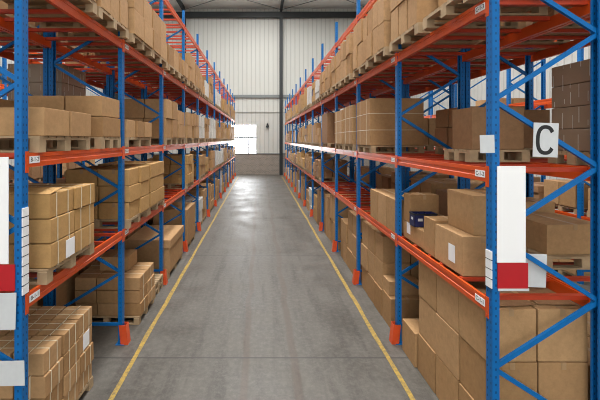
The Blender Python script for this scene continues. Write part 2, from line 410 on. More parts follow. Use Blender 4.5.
def build_frame(parent, r, y, yb, nearest):
    """uprights, braces and guards of one end frame as parts of a bay (parent at yb)"""
    s = r.s; x1 = s*(r.xf+.035); x2 = s*(r.xf+r.depth-.035)
    h = r.top
    u = mobj('upright', upright_mesh(h, s, False), None, parent, (x1, y-yb, 0))
    g = mobj('foot_guard', guard_mesh(s), None, u, (-s*.035+s*.035, 0, 0)) if r.name in ('left rack', 'right rack') else None
    if r.name in ('left rack', 'right rack'):
        bm = bmesh.new(); bx(bm, -.07, .07, -.08, .08, 0, .008); obj('base_plate', bm, 'blue', u)
    mobj('upright', upright_mesh(h, s, True), None, parent, (x2, y-yb, 0))
    OCC.append(((min(x1-.035,x1+.035), y-.05, 0), (max(x1-.035,x1+.035), y+.05, h), None))
    OCC.append(((x2-.035, y-.05, 0), (x2+.035, y+.05, h), None))
    nodes = []; z = .46; rear = True
    while z*r.k < r.decks[4]+.1:
        nodes.append((rear, z*r.k)); z += .665; rear = not rear
    w = r.depth-.07
    for (ra, za), (rb, zb) in zip(nodes, nodes[1:]):
        dz = zb-za
        xs = (x2 if ra else x1)
        o = mobj('brace', brace_mesh(w, dz), None, parent, (xs, y-yb, za))
        ang = math.atan2(dz, w)
        if (ra and s > 0) or ((not ra) and s < 0): ang = PI-ang
        o.rotation_euler = (0, -ang, 0)
    for z in (.30*r.k,):
        o = mobj('brace', brace_mesh(w, 0), None, parent, (min(x1,x2), y-yb, z))
def build_bay(key, i):
    r = RK[key]; s = r.s; y0, y1 = r.frames[i], r.frames[i+1]
    b = empty('pallet_rack', (0, y0, 0), '', 'rack', 'pallet racking')
    front = {'left rack': 'blue and orange pallet rack left of the aisle', 'right rack': 'blue and orange pallet rack right of the aisle',
             'second right rack': 'blue and orange rack standing behind the right rack', 'second left rack': 'blue and orange rack standing behind the left rack',
             'outer right rack': 'blue and orange rack across the next aisle on the right', 'outer left rack': 'blue and orange rack across the next aisle on the left'}[r.name]
    b['label'] = '%s bay of %s' % (ORD[i] if i < len(r.frames)-2 else 'last', front)
    build_frame(b, r, y0, y0, i == 0)
    if i == len(r.frames)-2: build_frame(b, r, y1, y0, False)
    L = y1-y0-.104
    for li, d in enumerate(r.decks):
        if li == 0: continue
        fb = mobj('beam', beam_mesh(L, s), None, b, (s*(r.xf+.0), .052, d-.14))
        OCC.append(((min(s*r.xf, s*(r.xf+.048)), y0+.05, d-.14), (max(s*r.xf, s*(r.xf+.048)), y1-.05, d), None))
        for q, yy in ((0, -.052), (1, L)):
            if key in ('left', 'right'):
                mobj('connector', conn_mesh(s), None, fb, (0, yy, 0))
        mobj('beam', beam_mesh(L, -s), None, b, (s*(r.xf+r.depth), .052, d-.14))
        OCC.append(((min(s*(r.xf+r.depth-.048), s*(r.xf+r.depth)), y0+.05, d-.14), (max(s*(r.xf+r.depth-.048), s*(r.xf+r.depth)), y1-.05, d), None))
        ys = [.13, .62, 1.1, 1.42, 1.9, 2.37]
        for yy in ys:
            mobj('cross_bar', bar_mesh(r.depth), None, b, (min(s*(r.xf+.048), s*(r.xf+r.depth-.048)), yy, d))
        if key in ('left', 'right') and i < 5 and li < 4:
            code = ('B' if s < 0 else 'C')+'-%d-%d' % (i+1, li)
            lw = .17
            bm = bmesh.new(); bx(bm, -s*.003, 0, -.085, .085, -.032, .038)
            pl = obj('location_label', bm, 'paper', fb, (0, .10, .07)); pl['label'] = 'white location label'
            me = text_mesh(code, .062, 'label_code')
            t = mobj('label_code', me, None, pl, (-s*.0036, 0, .003)); t.rotation_euler = (PI/2, 0, -s*PI/2)
    return b
BAYS = {}
for key, r in RK.items():
    for i in range(len(r.frames)-1): BAYS[(key, i)] = build_bay(key, i)

# card strips on the near uprights
def cards(key, z0, n):
    r = RK[key]; s = r.s; up = [c for c in BAYS[(key, 0)].children if c.name.startswith('upright')][0]
    for j in range(n):
        bm = bmesh.new(); bx(bm, -s*.045, -s*.0355, -.05, .045, 0, .082)
        o = obj('card', bm, 'paper', up, (0, 0, z0+j*.094)); o['label'] = 'white card'
        bm = bmesh.new(); bx(bm, -s*.044, -s*.0365, -.054, .048, -.006, 0); obj('card_slot', bm, 'black', o)
cards('right', 1.93, 4); cards('left', 1.90, 9)

# ------------------------------------------------------------------ pallets and cartons
def ysl(y0, y1): return y0, y1
PH = .15
def pallet_parts(lx, ly, h):
    """list of (name, bmesh) around the pallet's centre, base at 0"""
    out = []
    d = bmesh.new(); n = 7; w = ly/n
    for i in range(n):
        y = -ly/2 + i*w
        bx(d, -lx/2, lx/2, y+.012, y+w-.012, h-.022, h)
    for x in (-lx/2, -.05, lx/2-.1): bx(d, x, x+.1, -ly/2, ly/2, h-.044, h-.022)
    out.append(('deck', d))
    for x in (-lx/2, -.05, lx/2-.1):
        for y in (-ly/2, -.06, ly/2-.12):
            b = bmesh.new(); bx(b, x, x+.1, y, y+.12, .02, h-.044); out.append(('block', b))
    b = bmesh.new()
    for y in (-ly/2, -.06, ly/2-.12): bx(b, -lx/2, lx/2, y, y+.12, 0, .02)
    out.append(('bottom_board', b))
    return out
CART = []     # carton records
PAL = []
def rec(r, x0, x1, y0, y1, z0, z1, style, label, group=None, straps=(), strapx=(), tape=True, tagp=None, open_=False, rz=None, strapz=()):
    """x0<x1 measured from the aisle axis outwards"""
    CART.append(dict(s=r.s, x0=x0, x1=x1, y0=y0, y1=y1, z0=z0, z1=z1, style=style, label=label, group=group, sy=straps, sx=strapx, sz=strapz,
                     tape=tape, tagp=tagp, open=open_, rz=random.uniform(-.007,.007) if rz is None else rz, px=0))
    return CART[-1]
LEV = ['floor level', 'lowest shelf', 'middle shelf', 'upper shelf']
ADJ = {'kraft': 'brown', 'kraft_dark': 'dark', 'kraft_gold': 'tan', 'white_board': 'white'}
def where(key, b, lv, half):
    r = RK[key]; nm = {'left rack': "left rack's", 'right rack': "right rack's", 'second right rack': "second right rack's", 'second left rack': "second left rack's",
                       'outer right rack': "outer right rack's", 'outer left rack': "outer left rack's"}[r.name]
    return ('%s stack, ' % half if half else '') + '%s, %s %s bay' % (LEV[lv], nm, ORD[b])
def load(key, b, lv, y0, y1, ny, nz, h, nx=2, dx=None, xf=2.22, style='kraft', half='near', pal=True, strap=None, gap=.018, wx=None, jig=True, over=0, skip=()):
    r = RK[key]; base = r.decks[lv] + .001; D = dx or 1.1
    xf = xf - 2.28 + r.xf
    if pal:
        h0 = .14 if lv == 0 else (.17 if r.s < 0 and lv == 2 else PH)
        PAL.append(dict(s=r.s, x0=xf+.02, x1=xf+.02+max(D, 1.06), y0=y0-.03, y1=y1+.03, z=base, h=h0, label='wooden pallet under %s' % where(key, b, lv, half), px=0))
        base += h0 + .002
    ly = (y1-y0)/ny; lx = D/nx
    if strap: base += .004
    jit = {(a, c): random.uniform(-.022, .022) if jig else 0 for a in range(ny) for c in range(nz)}
    loose = lv == 3 or (lv == 2 and b > 3)
    hh = [h*(random.uniform(.86, 1.0) if loose else 1) for _ in range(ny)]
    if loose: gap = .034
    for iz in range(nz):
        for iy in range(ny):
            h = hh[iy]
            for ix in range(nx):
                if (ix, iy, iz) in skip: continue
                if nx > 2 and 0 < ix and iy > 0 and iz < nz-1: continue
                j = jit[(iy, iz)]
                lay = '' if nz == 1 else ('bottom', 'second', 'third', 'fourth', 'fifth')[iz] if iz < nz-1 else 'top'
                adj = ADJ[style]
                parts = [(('strapped ' if strap else '') + adj + ' carton')]
                if ny > 1: parts.append('%s%s back' % (lay+' layer ' if lay else '', ORD[iy]))
                elif lay: parts.append('%s layer' % lay)
                if ix: parts.append('inner' if ix == 1 else 'innermost')
                lab = ', '.join(parts + [where(key, b, lv, half)])
                sy = sx = ()
                if strap == 'two': sy = (.27, .75)
                if strap == 'grid': sy = (.3, .72); sx = (.5,)
                if strap == 'one': sy = (.5,)
                rec(r, xf+ix*lx+j+gap/2, xf+(ix+1)*lx+j-gap/2, y0+iy*ly+gap/2+.002, y0+(iy+1)*ly-gap/2-.002, base+iz*h, base+(iz+1)*h-.011, style, lab,
                    'cartons on the pallet racks', sy, sx)

R, Lk = RK['right'], RK['left']
G = 'cartons on the pallet racks'
# ---- right rack, first bay
X = 2.33; 
cols = ((3.79, 4.33), (4.335, 4.895), (4.90, 5.45))
names = ('nearest', 'middle', 'farthest')
for iy, (a, c) in enumerate(cols):
    for iz in range(3):
        j = random.uniform(-.014, .014)
        for ix in range(2):
            rec(R, X+ix*.53+j+.008, X+(ix+1)*.53+j-.008, a+.007, c-.007, iz*.55+.001, iz*.55+.54, 'kraft',
                'large plain carton, %s row, %s column%s, floor stack beside the white sign' % (('bottom','middle','top')[iz], names[iy], '' if ix == 0 else ' inner'), G)
for ix in range(2):
    rec(R, 2.30+ix*.5, 2.30+ix*.5+.49, 5.47, 5.95, .001, .50, 'kraft', 'low carton on the floor %s foot guard of the second right upright' % ('before the orange' if ix == 0 else 'inward of the'), G)
rec(R, 2.35, 2.83, 4.27, 4.94, 1.803, 2.265, 'kraft', 'large brown carton with a pasted white sheet on the lowest shelf at right', G, tagp=('x', .36, .35, .15, .21))
rec(R, 2.50, 3.00, 4.31, 4.92, 2.268, 2.735, 'kraft', 'brown carton sitting on top of the one with a pasted white sheet', G)
rec(R, 2.345, 2.86, 4.955, 5.27, 1.803, 2.30, 'kraft', 'narrow brown carton behind the one with a pasted white sheet', G)
rec(R, 2.36, 2.90, 5.29, 6.06, 1.803, 2.062, 'kraft', 'brown carton with a white sheet lying under the navy bin', G, tagp=('x', .72, .55, .13, .17))
rec(R, 2.36, 2.81, 5.78, 6.06, 2.072, 2.52, 'kraft', 'tall brown carton standing right behind the navy bin', G)
rec(R, 2.93, 3.3, 4.9, 5.5, 1.803, 2.2, 'kraft_dark', 'dark carton deep inside the lowest shelf of the right rack', G)
PAL.append(dict(s=1, x0=2.60, x1=3.34, y0=4.55, y1=5.2, z=3.112, h=PH, label='wooden pallet under the low dark carton on the middle shelf behind sign C', px=0))
rec(R, 2.66, 3.32, 4.62, 5.1, 3.265, 3.80, 'kraft_dark', 'low dark carton on the middle shelf behind sign C', G)
PAL.append(dict(s=1, x0=2.13, x1=3.3, y0=3.74, y1=4.82, z=4.822, h=PH, label='wooden pallet nearest on the upper shelf of the right rack', px=0))
rec(R, 2.3, 3.2, 3.8, 4.75, 4.975, 5.9, 'kraft', 'carton on the nearest pallet of the upper right shelf', G)
load('right', 0, 3, 4.96, 6.0, 3, 2, .5, 2, xf=2.10, half='')
# ---- right, second bay
load('right', 1, 0, 7.06, 8.5, 3, 3, .51, 2, xf=2.33, pal=False, half='')
rec(R, 2.33, 2.95, 6.56, 7.03, .001, .54, 'kraft', 'brown carton on the floor beneath a small flat carton, behind the second right upright', G)
rec(R, 2.345, 2.92, 6.70, 7.03, .545, .80, 'kraft', 'small flat carton lying on a floor carton behind the second right upright', G)
for iy, (a, c) in enumerate(((6.235, 6.665), (6.675, 7.13), (7.14, 7.63))):
    rec(R, 2.285, 2.80, a, c, 1.803, 2.37, 'kraft', 'tall plain carton, %s of three on the lowest shelf past the second right upright' % ('nearest','middle','farthest')[iy], G)
def bigbox(key, b, lv, y0, y1, h, half, xf=2.24, D=1.1, style='kraft', strap=True, lid=False):
    r = RK[key]; xx = xf-2.28+r.xf; base = r.decks[lv]+.001; ph = .14 if lv == 0 else PH
    PAL.append(dict(s=r.s, x0=xx+.02, x1=xx+D, y0=y0-.02, y1=y1+.02, z=base, h=ph, label='wooden pallet under big carton, %s' % where(key, b, lv, half), px=0))
    c = rec(r, xx, xx+D, y0, y1, base+ph+.0055, base+ph+h, style, '%s pallet-sized carton, %s' % ('strapped' if strap else 'lidded' if lid else 'plain', where(key, b, lv, half)),
            'pallet-sized cartons', (.25, .72) if strap else (), (.55,) if strap else (), rz=0, strapz=(.33, .68) if strap else ())
    c['lid'] = lid; c['big'] = True
bigbox('right', 1, 2, 7.5, 8.52, .97, '')
load('right', 1, 3, 6.26, 7.32, 3, 2, .52, 2, xf=2.10, half='near')
load('right', 1, 3, 7.42, 8.5, 3, 2, .50, 2, xf=2.13, half='far')
# ---- right, third bay
load('right', 2, 0, 8.85, 9.9, 2, 3, .5, 2, xf=2.33, pal=False, half='near')
load('right', 2, 0, 9.95, 10.75, 2, 2, .55, 2, xf=2.33, pal=False, half='far')
bigbox('right', 2, 2, 8.85, 9.8, .96, 'near', xf=2.22)
bigbox('right', 2, 2, 9.95, 10.95, .93, 'far', xf=2.22)
load('right', 2, 3, 8.78, 9.85, 3, 2, .5, 2, xf=2.12, half='near')
load('right', 2, 3, 9.95, 11.0, 2, 2, .44, 2, xf=2.12, half='far')
# ---- right, fourth bay
load('right', 3, 0, 11.3, 12.2, 2, 2, .8, 2, xf=2.33, pal=False, half='near')
load('right', 3, 0, 12.35, 13.45, 3, 2, .7, 2, xf=2.33, pal=False, half='far')
bigbox('right', 3, 2, 12.4, 13.4, 1.02, '', xf=2.26, style='kraft_dark', strap=False)
load('right', 3, 3, 11.3, 12.3, 2, 2, .45, 2, xf=2.14, half='near')
load('right', 3, 3, 12.45, 13.45, 3, 2, .42, 2, xf=2.14, half='far')
# ---- left, first bay
load('left', 0, 0, 3.90, 5.05, 3, 4, .245, 3, dx=1.05, xf=2.28, style='kraft', half='', strap='grid')
load('left', 0, 1, 3.86, 4.90, 2, 3, .262, 2, xf=2.20, style='kraft_gold', half='', strap='two')
load('left', 0, 2, 3.80, 4.87, 2, 1, .305, 2, xf=2.24, half='near')
load('left', 0, 2, 5.27, 5.95, 1, 2, .30, 2, dx=1.1, xf=2.24, half='far')
load('left', 0, 3, 3.75, 4.85, 2, 2, .5, 2, xf=2.14, half='near')
load('left', 0, 3, 4.97, 6.03, 3, 2, .5, 2, xf=2.14, half='far')
# ---- left, second bay
load('left', 1, 0, 6.76, 7.66, 2, 3, .235, 3, dx=1.22, xf=2.19, half='near', strap='one')
rec(Lk, 2.54, 3.1, 7.12, 7.62, .85, 1.12, 'kraft', 'lone carton resting on the strapped floor stack behind the second left upright', G)
for j in range(2):
    PAL.append(dict(s=-1, x0=2.24, x1=3.3, y0=7.78, y1=8.52, z=.001+j*.145, h=.14, label='empty wooden pallet %s, on the floor before the third left upright' % ('lying underneath another' if j == 0 else 'stacked on another'), px=0))
load('left', 1, 1, 6.26, 7.30, 2, 3, .285, 2, xf=2.20, style='kraft_gold', half='near', strap=None)
load('left', 1, 1, 7.40, 8.52, 2, 3, .29, 2, xf=2.20, style='kraft_gold', half='far')
load('left', 1, 2, 6.26, 7.6, 3, 1, .31, 2, xf=2.24, half='')
load('left', 1, 3, 6.24, 7.33, 2, 2, .47, 2, xf=2.13, half='near')
load('left', 1, 3, 7.42, 8.55, 2, 2, .44, 2, xf=2.13, half='far')
# ---- left, third bay
bigbox('left', 2, 0, 8.95, 10.5, .79, '', xf=2.20, D=1.05, strap=False, lid=True)
load('left', 2, 2, 8.80, 9.9, 2, 2, .47, 2, xf=2.22, half='near')
load('left', 2, 2, 10.0, 10.95, 2, 2, .38, 2, xf=2.22, half='far')
load('left', 2, 3, 8.76, 9.85, 2, 1, .55, 2, xf=2.14, half='near')
load('left', 2, 3, 9.95, 11.0, 3, 1, .48, 2, xf=2.14, half='far')
# ---- left, fourth bay
bigbox('left', 3, 0, 11.28, 12.6, 1.09, '', xf=2.22, D=1.05, strap=False)
load('left', 3, 1, 11.28, 12.3, 3, 3, .29, 2, xf=2.2, style='kraft_gold', half='near')
load('left', 3, 2, 11.28, 12.3, 3, 2, .40, 2, xf=2.22, half='near')
load('left', 3, 2, 12.4, 13.45, 3, 2, .42, 2, xf=2.22, half='far')
load('left', 3, 3, 11.28, 12.3, 3, 2, .45, 2, xf=2.14, half='near')
load('left', 3, 3, 12.4, 13.45, 2, 2, .42, 2, xf=2.14, half='far')
# ---- the far bays, filled the way the photo shows: nearly full
random.seed(23)
HL = {'right': (1.55, .95, 1.15, 1.12), 'left': (1.55, 1.0, 1.3, 1.25)}
for key in ('right', 'left'):
    r = RK[key]
    for b in range(4, NB):
        for lv in range(4):
            for hf, half in ((0, 'near'), (1, 'far')):
                y0 = r.frames[b] + .12 + hf*1.2; y1 = y0 + 1.04
                if random.random() < (.16 if lv == 1 else .05): continue
                H = HL[key][lv]*random.uniform(.62, 1) - PH
                nz = random.choice((1, 2, 2, 3)) if lv else random.choice((2, 3)); ny = random.choice((2, 2, 3))
                st = random.choices(('kraft', 'kraft_dark', 'kraft_gold', 'white_board'), (6, 1, 2, 1.6))[0]
                load(key, b, lv, y0, y1, ny, nz, H/nz, 2, xf=random.uniform(2.16, 2.3) if lv else 2.3, style=st, half=half, pal=not (lv == 0 and key == 'right'))
# ---- racks behind
rr = RK['right_rear']
PAL.append(dict(s=1, x0=3.48, x1=4.5, y0=3.78, y1=4.45, z=3.112, h=PH, label='wooden pallet under the film-wrapped stack behind sign C', px=0))
PAL.append(dict(s=-1, x0=3.48, x1=4.5, y0=6.45, y1=7.41, z=3.262, h=PH, label='wooden pallet under the grey film-wrapped stack on the left', px=0))
PAL.append(dict(s=1, x0=3.48, x1=4.5, y0=4.5, y1=5.42, z=1.802, h=PH, label='wooden pallet under the dusty carton at lower right behind the frame', px=0))
rec(rr, 3.55, 4.3, 4.6, 5.36, 1.955, 2.33, 'kraft', 'dusty carton on a pallet at lower right behind the end frame', G, rz=.05)
PAL.append(dict(s=1, x0=3.48, x1=4.5, y0=5.52, y1=6.05, z=1.802, h=PH, label='wooden pallet under the paired cartons behind the dusty one', px=0))
rec(rr, 3.5, 3.95, 5.55, 6.02, 1.955, 2.5, 'kraft_dark', 'taller dark carton behind the dusty one at lower right, left of a pair', G)
rec(rr, 3.97, 4.45, 5.55, 6.02, 1.955, 2.45, 'kraft', 'right carton of a pair behind the dusty one at lower right', G)
PAL.append(dict(s=1, x0=3.48, x1=4.5, y0=5.5, y1=6.05, z=3.112, h=PH, label='wooden pallet behind the film-wrapped stack on the middle shelf', px=0))
rec(rr, 3.5, 4.35, 5.52, 6.03, 3.265, 3.84, 'kraft_dark', 'dark carton left of the film-wrapped stack on the second right rack', G)
load('right_rear', 0, 0, 3.8, 5.9, 3, 2, .5, 2, xf=2.33, pal=False, half='')
load('right_back', 3, 3, 11.75, 12.95, 3, 1, .3, 2, xf=2.32, half='', pal=False)
random.seed(7)
for key, n in (('right_rear', 4), ('left_rear', 5), ('right_back', 6), ('left_back', 6)):
    for b in range(n):
        for lv in range(4):
            for hf, half in ((0, 'near'), (1, 'far')):
                if key == 'right_rear' and b == 0 and lv < 3 or (key, b, lv, hf) == ('left_rear', 1, 2, 0): continue
                if key == 'right_back' and lv > 1: continue
                if random.random() < (.12 if 'rear' in key else .6 if lv > 1 else .3): continue
                y0 = RK[key].frames[b] + .13 + hf*1.2; y1 = y0+1.0
                H = HL['right'][lv]*random.uniform(.5, .8) - PH; nz = random.choice((1, 2))
                load(key, b, lv, y0, y1, 2, nz, H/nz, 2, xf=2.32, style=random.choice(('kraft', 'kraft', 'kraft_dark')), half=half)

# ------------------------------------------------------------------ who is seen, and how large
for i, c in enumerate(CART):
    xs = sorted((c['s']*c['x0'], c['s']*c['x1'])); OCC.append(((xs[0], c['y0'], c['z0']), (xs[1], c['y1'], c['z1']), ('c', i)))
for i, p in enumerate(PAL):
    xs = sorted((p['s']*p['x0'], p['s']*p['x1']))
    for k3 in range(3):
        w = (p['y1']-p['y0']); yy = p['y0'] + k3*(w-.12)/2
        OCC.append(((xs[0], yy, p['z']), (xs[1], yy+.12, p['z']+p['h']-.04), ('p', i)))
    OCC.append(((xs[0], p['y0'], p['z']+p['h']-.04), (xs[1], p['y1'], p['z']+p['h']), ('p', i)))
V = []; Fc = []; K = []
for lo, hi, key in OCC:
    n = len(V); x0, y0, z0 = lo; x1, y1, z1 = hi
    V += [(x0,y0,z0),(x1,y0,z0),(x1,y1,z0),(x0,y1,z0),(x0,y0,z1),(x1,y0,z1),(x1,y1,z1),(x0,y1,z1)]
    for f in ((0,3,2,1),(4,5,6,7),(0,1,5,4),(1,2,6,5),(2,3,7,6),(3,0,4,7)): Fc.append([n+q for q in f]); K.append(key)
bvh = BVHTree.FromPolygons(V, Fc)
for py in range(400):
    for px in range(600):
        d = Vector(((px+.5-CX)/F, 1, -(py+.5-CY)/F)).normalized()
        hit = bvh.ray_cast(Vector((0, 0, CZ)), d)
        if hit[2] is not None and K[hit[2]]:
            t, i = K[hit[2]]
            (CART if t == 'c' else PAL)[i]['px'] += 1
order = sorted(range(len(CART)), key=lambda i: -CART[i]['px'])
solo = set(i for i in order[:300] if CART[i]['px'] > 0)
print('cartons', len(CART), 'seen', sum(c['px'] > 0 for c in CART), 'solo', len(solo), 'min px', min(CART[i]['px'] for i in solo), 'pallets', len(PAL), 'seen', sum(p['px'] > 0 for p in PAL))

# ------------------------------------------------------------------ build the pallets
def pal_dims(p): return (round(p['x1']-p['x0'], 3), round(p['y1']-p['y0'], 3), p['h'])
for p in PAL:
    lx, ly, h = pal_dims(p); cx = p['s']*(p['x0']+p['x1'])/2; cy = (p['y0']+p['y1'])/2
    if p['px'] >= 25:
        e = empty('wooden_pallet', (cx, cy, p['z']), p['label'], 'pallet', 'wooden pallets under the stacks')
        def mk(): return [(n, tomesh(b, n, 'wood')) for n, b in pallet_parts(lx, ly, h)]
        for n, me in cached(('pal', lx, ly, h), mk): mobj(n, me, None, e)
    else:
        def mk():
            bm = bmesh.new()
            for n, b in pallet_parts(lx, ly, h):
                t = bpy.data.meshes.new('t'); b.to_mesh(t); b.free(); bm.from_mesh(t); bpy.data.meshes.remove(t)
            return tomesh(bm, 'wooden_pallet', 'wood')
        o = mobj('wooden_pallet', cached(('palm', lx, ly, h), mk), None, None, (cx, cy, p['z']))
        tag(o, p['label'], 'pallet', 'wooden pallets under the stacks')

# ------------------------------------------------------------------ build the cartons
def carton_bm(lx, ly, lz, rnd, detail=True, op=False):
    bm = bmesh.new(); b = .007
    v = bx(bm, -lx/2, lx/2, -ly/2, ly/2, 0, lz)
    for q in v:
        q.co.x += rnd.uniform(-.006, .002)*(1 if q.co.x > 0 else -1); q.co.y += rnd.uniform(-.004, .001)*(1 if q.co.y > 0 else -1)
    if op:
        top = [f for f in bm.faces if all(w.co.z > lz-.001 for w in f.verts)]
        bmesh.ops.delete(bm, geom=top, context='FACES_ONLY')
        return bm
    bmesh.ops.bevel(bm, geom=bm.edges[:], offset=b, segments=2, affect='EDGES', profile=.65)
    if detail:      # the slit between the top flaps
        bm.normal_update()
        top = [f for f in bm.faces if f.normal.z > .9 and f.calc_area() > lx*ly*.5]
    return bm
def loop_bm(axis, at, lx, ly, lz, w=.011, t=.0028):
    """a strap round the carton: axis 1 = loop in the XZ plane at y=at; axis 0 = loop in YZ at x=at; axis 2 = loop in XY at z=at"""
    bm = bmesh.new()
    if axis == 1: P = [(-lx/2, 0), (lx/2, 0), (lx/2, lz), (-lx/2, lz)]; q = lambda u, v, s: (u, at+s, v); c = (0, lz/2)
    elif axis == 0: P = [(-ly/2, 0), (ly/2, 0), (ly/2, lz), (-ly/2, lz)]; q = lambda u, v, s: (at+s, u, v); c = (0, lz/2)
    else: P = [(-lx/2, -ly/2), (lx/2, -ly/2), (lx/2, ly/2), (-lx/2, ly/2)]; q = lambda u, v, s: (u, v, at+s); c = (0, 0)
    r4 = []
    for u, v in P:
        du, dv = (1 if u > c[0] else -1)*t, (1 if v > c[1] else -1)*t
        r4.append([bm.verts.new(q(u+a*du, v+a*dv, s)) for a, s in ((1,-w/2),(1,w/2),(-.5,w/2),(-.5,-w/2))])
    for i in range(4):
        A, B = r4[i], r4[(i+1)%4]
        for k in range(4): bm.faces.new((A[k], A[(k+1)%4], B[(k+1)%4], B[k]))
    return bm
rnd = random.Random(3)
stuff = bmesh.new(); STM = ['kraft', 'kraft_dark', 'kraft_gold', 'white_board']
for i, c in enumerate(CART):
    lx, ly, lz = c['x1']-c['x0'], c['y1']-c['y0'], c['z1']-c['z0']; s = c['s']
    cx, cy = s*(c['x0']+c['x1'])/2, (c['y0']+c['y1'])/2
    if i not in solo:
        v = bx(stuff, -lx/2, lx/2, -ly/2, ly/2, 0, lz)
        R3 = Matrix.Translation((cx, cy, c['z0'])) @ Matrix.Rotation(c['rz'], 4, 'Z')
        for q in v: q.co = R3 @ q.co
        for f in v[0].link_faces[:]+v[6].link_faces[:]: f.material_index = STM.index(c['style'])
        continue
    bm = carton_bm(lx, ly, lz, rnd, True)
    o = obj('carton', bm, c['style'], None, (cx, cy, c['z0']), (0, 0, c['rz']))
    tag(o, c['label'], 'box', c['group'])
    if c['px'] >= 40:
        ups = c['z1'] < CZ
        if c.get('lid'):
            bm = bmesh.new(); bx(bm, -lx/2-.025, lx/2+.025, -ly/2-.025, ly/2+.025, lz-.19, lz+.012)
            bmesh.ops.bevel(bm, geom=bm.edges[:], offset=.008, segments=2, affect='EDGES'); obj('lid', bm, c['style'], o)
        elif c['tape'] and not c.get('big') and not c['sy'] and c['z1'] < CZ:
            # tape over the flap joint, turned down at both ends
            bm = bmesh.new(); w = .026; t = .0016; d = min(.07, lz*.25)
            bx(bm, -w, w, -ly/2-t, ly/2+t, lz-.001, lz+t); bx(bm, -w, w, -ly/2-t, -ly/2+.001, lz-d, lz)
            obj('packing_tape', bm, 'tape', o)
        for f in c['sy']:
            obj('strap', loop_bm(1, (f-.5)*ly, lx, ly, lz), 'strap', o)
        for f in c['sx']:
            obj('strap', loop_bm(0, (f-.5)*lx, lx, ly, lz), 'strap', o)
        for f in c['sz']:
            obj('strap', loop_bm(2, f*lz, lx, ly, lz), 'strap', o)
    if c['tagp']:
        _, fy, fz, w, h = c['tagp']
        bm = bmesh.new(); bx(bm, -s*(lx/2+.003), -s*(lx/2-.001), (fy-.5)*ly-w/2, (fy-.5)*ly+w/2, fz*lz-h/2+.04, fz*lz+h/2+.04)
        a = obj('shipping_label', bm, 'paper', o); a['label'] = 'white paper sheet'
me = bpy.data.meshes.new('cartons_beyond'); bmesh.ops.recalc_face_normals(stuff, faces=stuff.faces); stuff.to_mesh(me); stuff.free()
for n in STM: me.materials.append(M[n])
o = bpy.data.objects.new('far_cartons', me); COL.objects.link(o)
tag(o, 'remaining small cartons filling the far bays and the racks behind', 'box', kind='stuff')

def find(sub):
    return [o for o in COL.objects if o.parent is None and o.get('label', '').startswith(sub)]
# white sheet on the left gold stack, and on the floor stack
for lab, fy, w, h, fz in (('strapped tan carton, bottom layer first back, lowest shelf, left', .78, .19, .2, .45), ('strapped brown carton, third layer third back, floor level, left', .5, .17, .2, .5)):
    for q in find(lab)[:1]:
        d = q.dimensions; lx, ly, lz = d
        bm = bmesh.new(); bx(bm, lx/2-.001, lx/2+.0045, (fy-.5)*ly-w/2, (fy-.5)*ly+w/2, fz*lz-h/2, fz*lz+h/2)
        a = obj('shipping_label', bm, 'paper', q); a['label'] = 'white paper sheet'
# half-open flap on the nearest top carton of the tan stack
for q in find('strapped tan carton, top layer first back, lowest shelf, left')[:1]:
    lx, ly, lz = q.dimensions
    bm = bmesh.new(); bx(bm, -lx/2, lx/2, 0, ly*.5, 0, .006)
    obj('flap', bm, 'kraft_gold', q, (0, -ly/2, lz+.002), (.16, 0, 0))

# film-wrapped stacks on the racks behind
def wrapped(loc, lx, ly, hs, side, lab):
    fw = empty('wrapped_stack', loc, lab, 'wrapped stack')
    z = 0
    for h in hs:
        boxobj('carton_layer', -lx/2, lx/2, -ly/2, ly/2, z, z+h-.003, 'film', fw, .012); z += h
    bm = bmesh.new(); rw = random.Random(4)
    def strips(n, half, put):
        for j in range(n):
            u = -half + (j+.5+rw.uniform(-.3, .3))*2*half/n; q = 0
            while q < z-.03:
                h = rw.uniform(.05, .2); put(u+rw.uniform(-.02, .02), rw.uniform(.002, .006), q, min(q+h, z-.01)); q += h+rw.uniform(0, .2)
    strips(6, lx/2, lambda u, w, a, b: bx(bm, u, u+w, -ly/2-.003, -ly/2+.002, a, b))
    strips(5, ly/2, lambda u, w, a, b: bx(bm, -side*(lx/2+.003), -side*(lx/2-.002), u, u+w, a, b))
    obj('film_fold', bm, 'filmseam', fw)
wrapped((3.98, 4.11, 3.265), .98, .60, (.25, .25, .25, .24), 1, 'tall film-wrapped stack of cartons behind the rear upright at right')
wrapped((-3.98, 6.95, 3.415), .96, .9, (.33, .33, .33, .33), -1, 'grey film-wrapped stack of cartons deep in the left racks on the middle shelf')

# navy bin with dividers
bn = empty('bin', (2.505, 5.65, 2.067), 'small navy plastic bin with dividers on the low carton at right', 'bin')
bm = bmesh.new(); a, b, h, t = .17, .095, .20, .008
for q in ((-a,a,-b,-b+t), (-a,a,b-t,b), (-a,-a+t,-b,b), (a-t,a,-b,b)): bx(bm, q[0], q[1], q[2], q[3], 0, h)
bx(bm, -a, a, -b, b, 0, t); obj('bin_body', bm, 'blue_bin', bn)
bm = bmesh.new(); bx(bm, -.06, -.054, -b+t, b-t, t, h-.02); obj('divider', bm, 'blue_bin', bn)
bm = bmesh.new(); bx(bm, .054, .06, -b+t, b-t, t, h-.02); obj('divider', bm, 'blue_bin', bn)
bm = bmesh.new()
for q in ((-a-.006,a+.006,-b-.006,-b), (-a-.006,a+.006,b,b+.006), (-a-.006,-a,-b,b), (a,a+.006,-b,b)): bx(bm, q[0], q[1], q[2], q[3], h-.02, h+.003)
obj('rim', bm, 'dark_steel', bn)
bm = bmesh.new(); bx(bm, -a-.001, -a, -.03, .03, .1, .14); bx(bm, -.12, -.05, -b-.002, -b, .09, .13); obj('bin_label', bm, 'grey_card', bn)

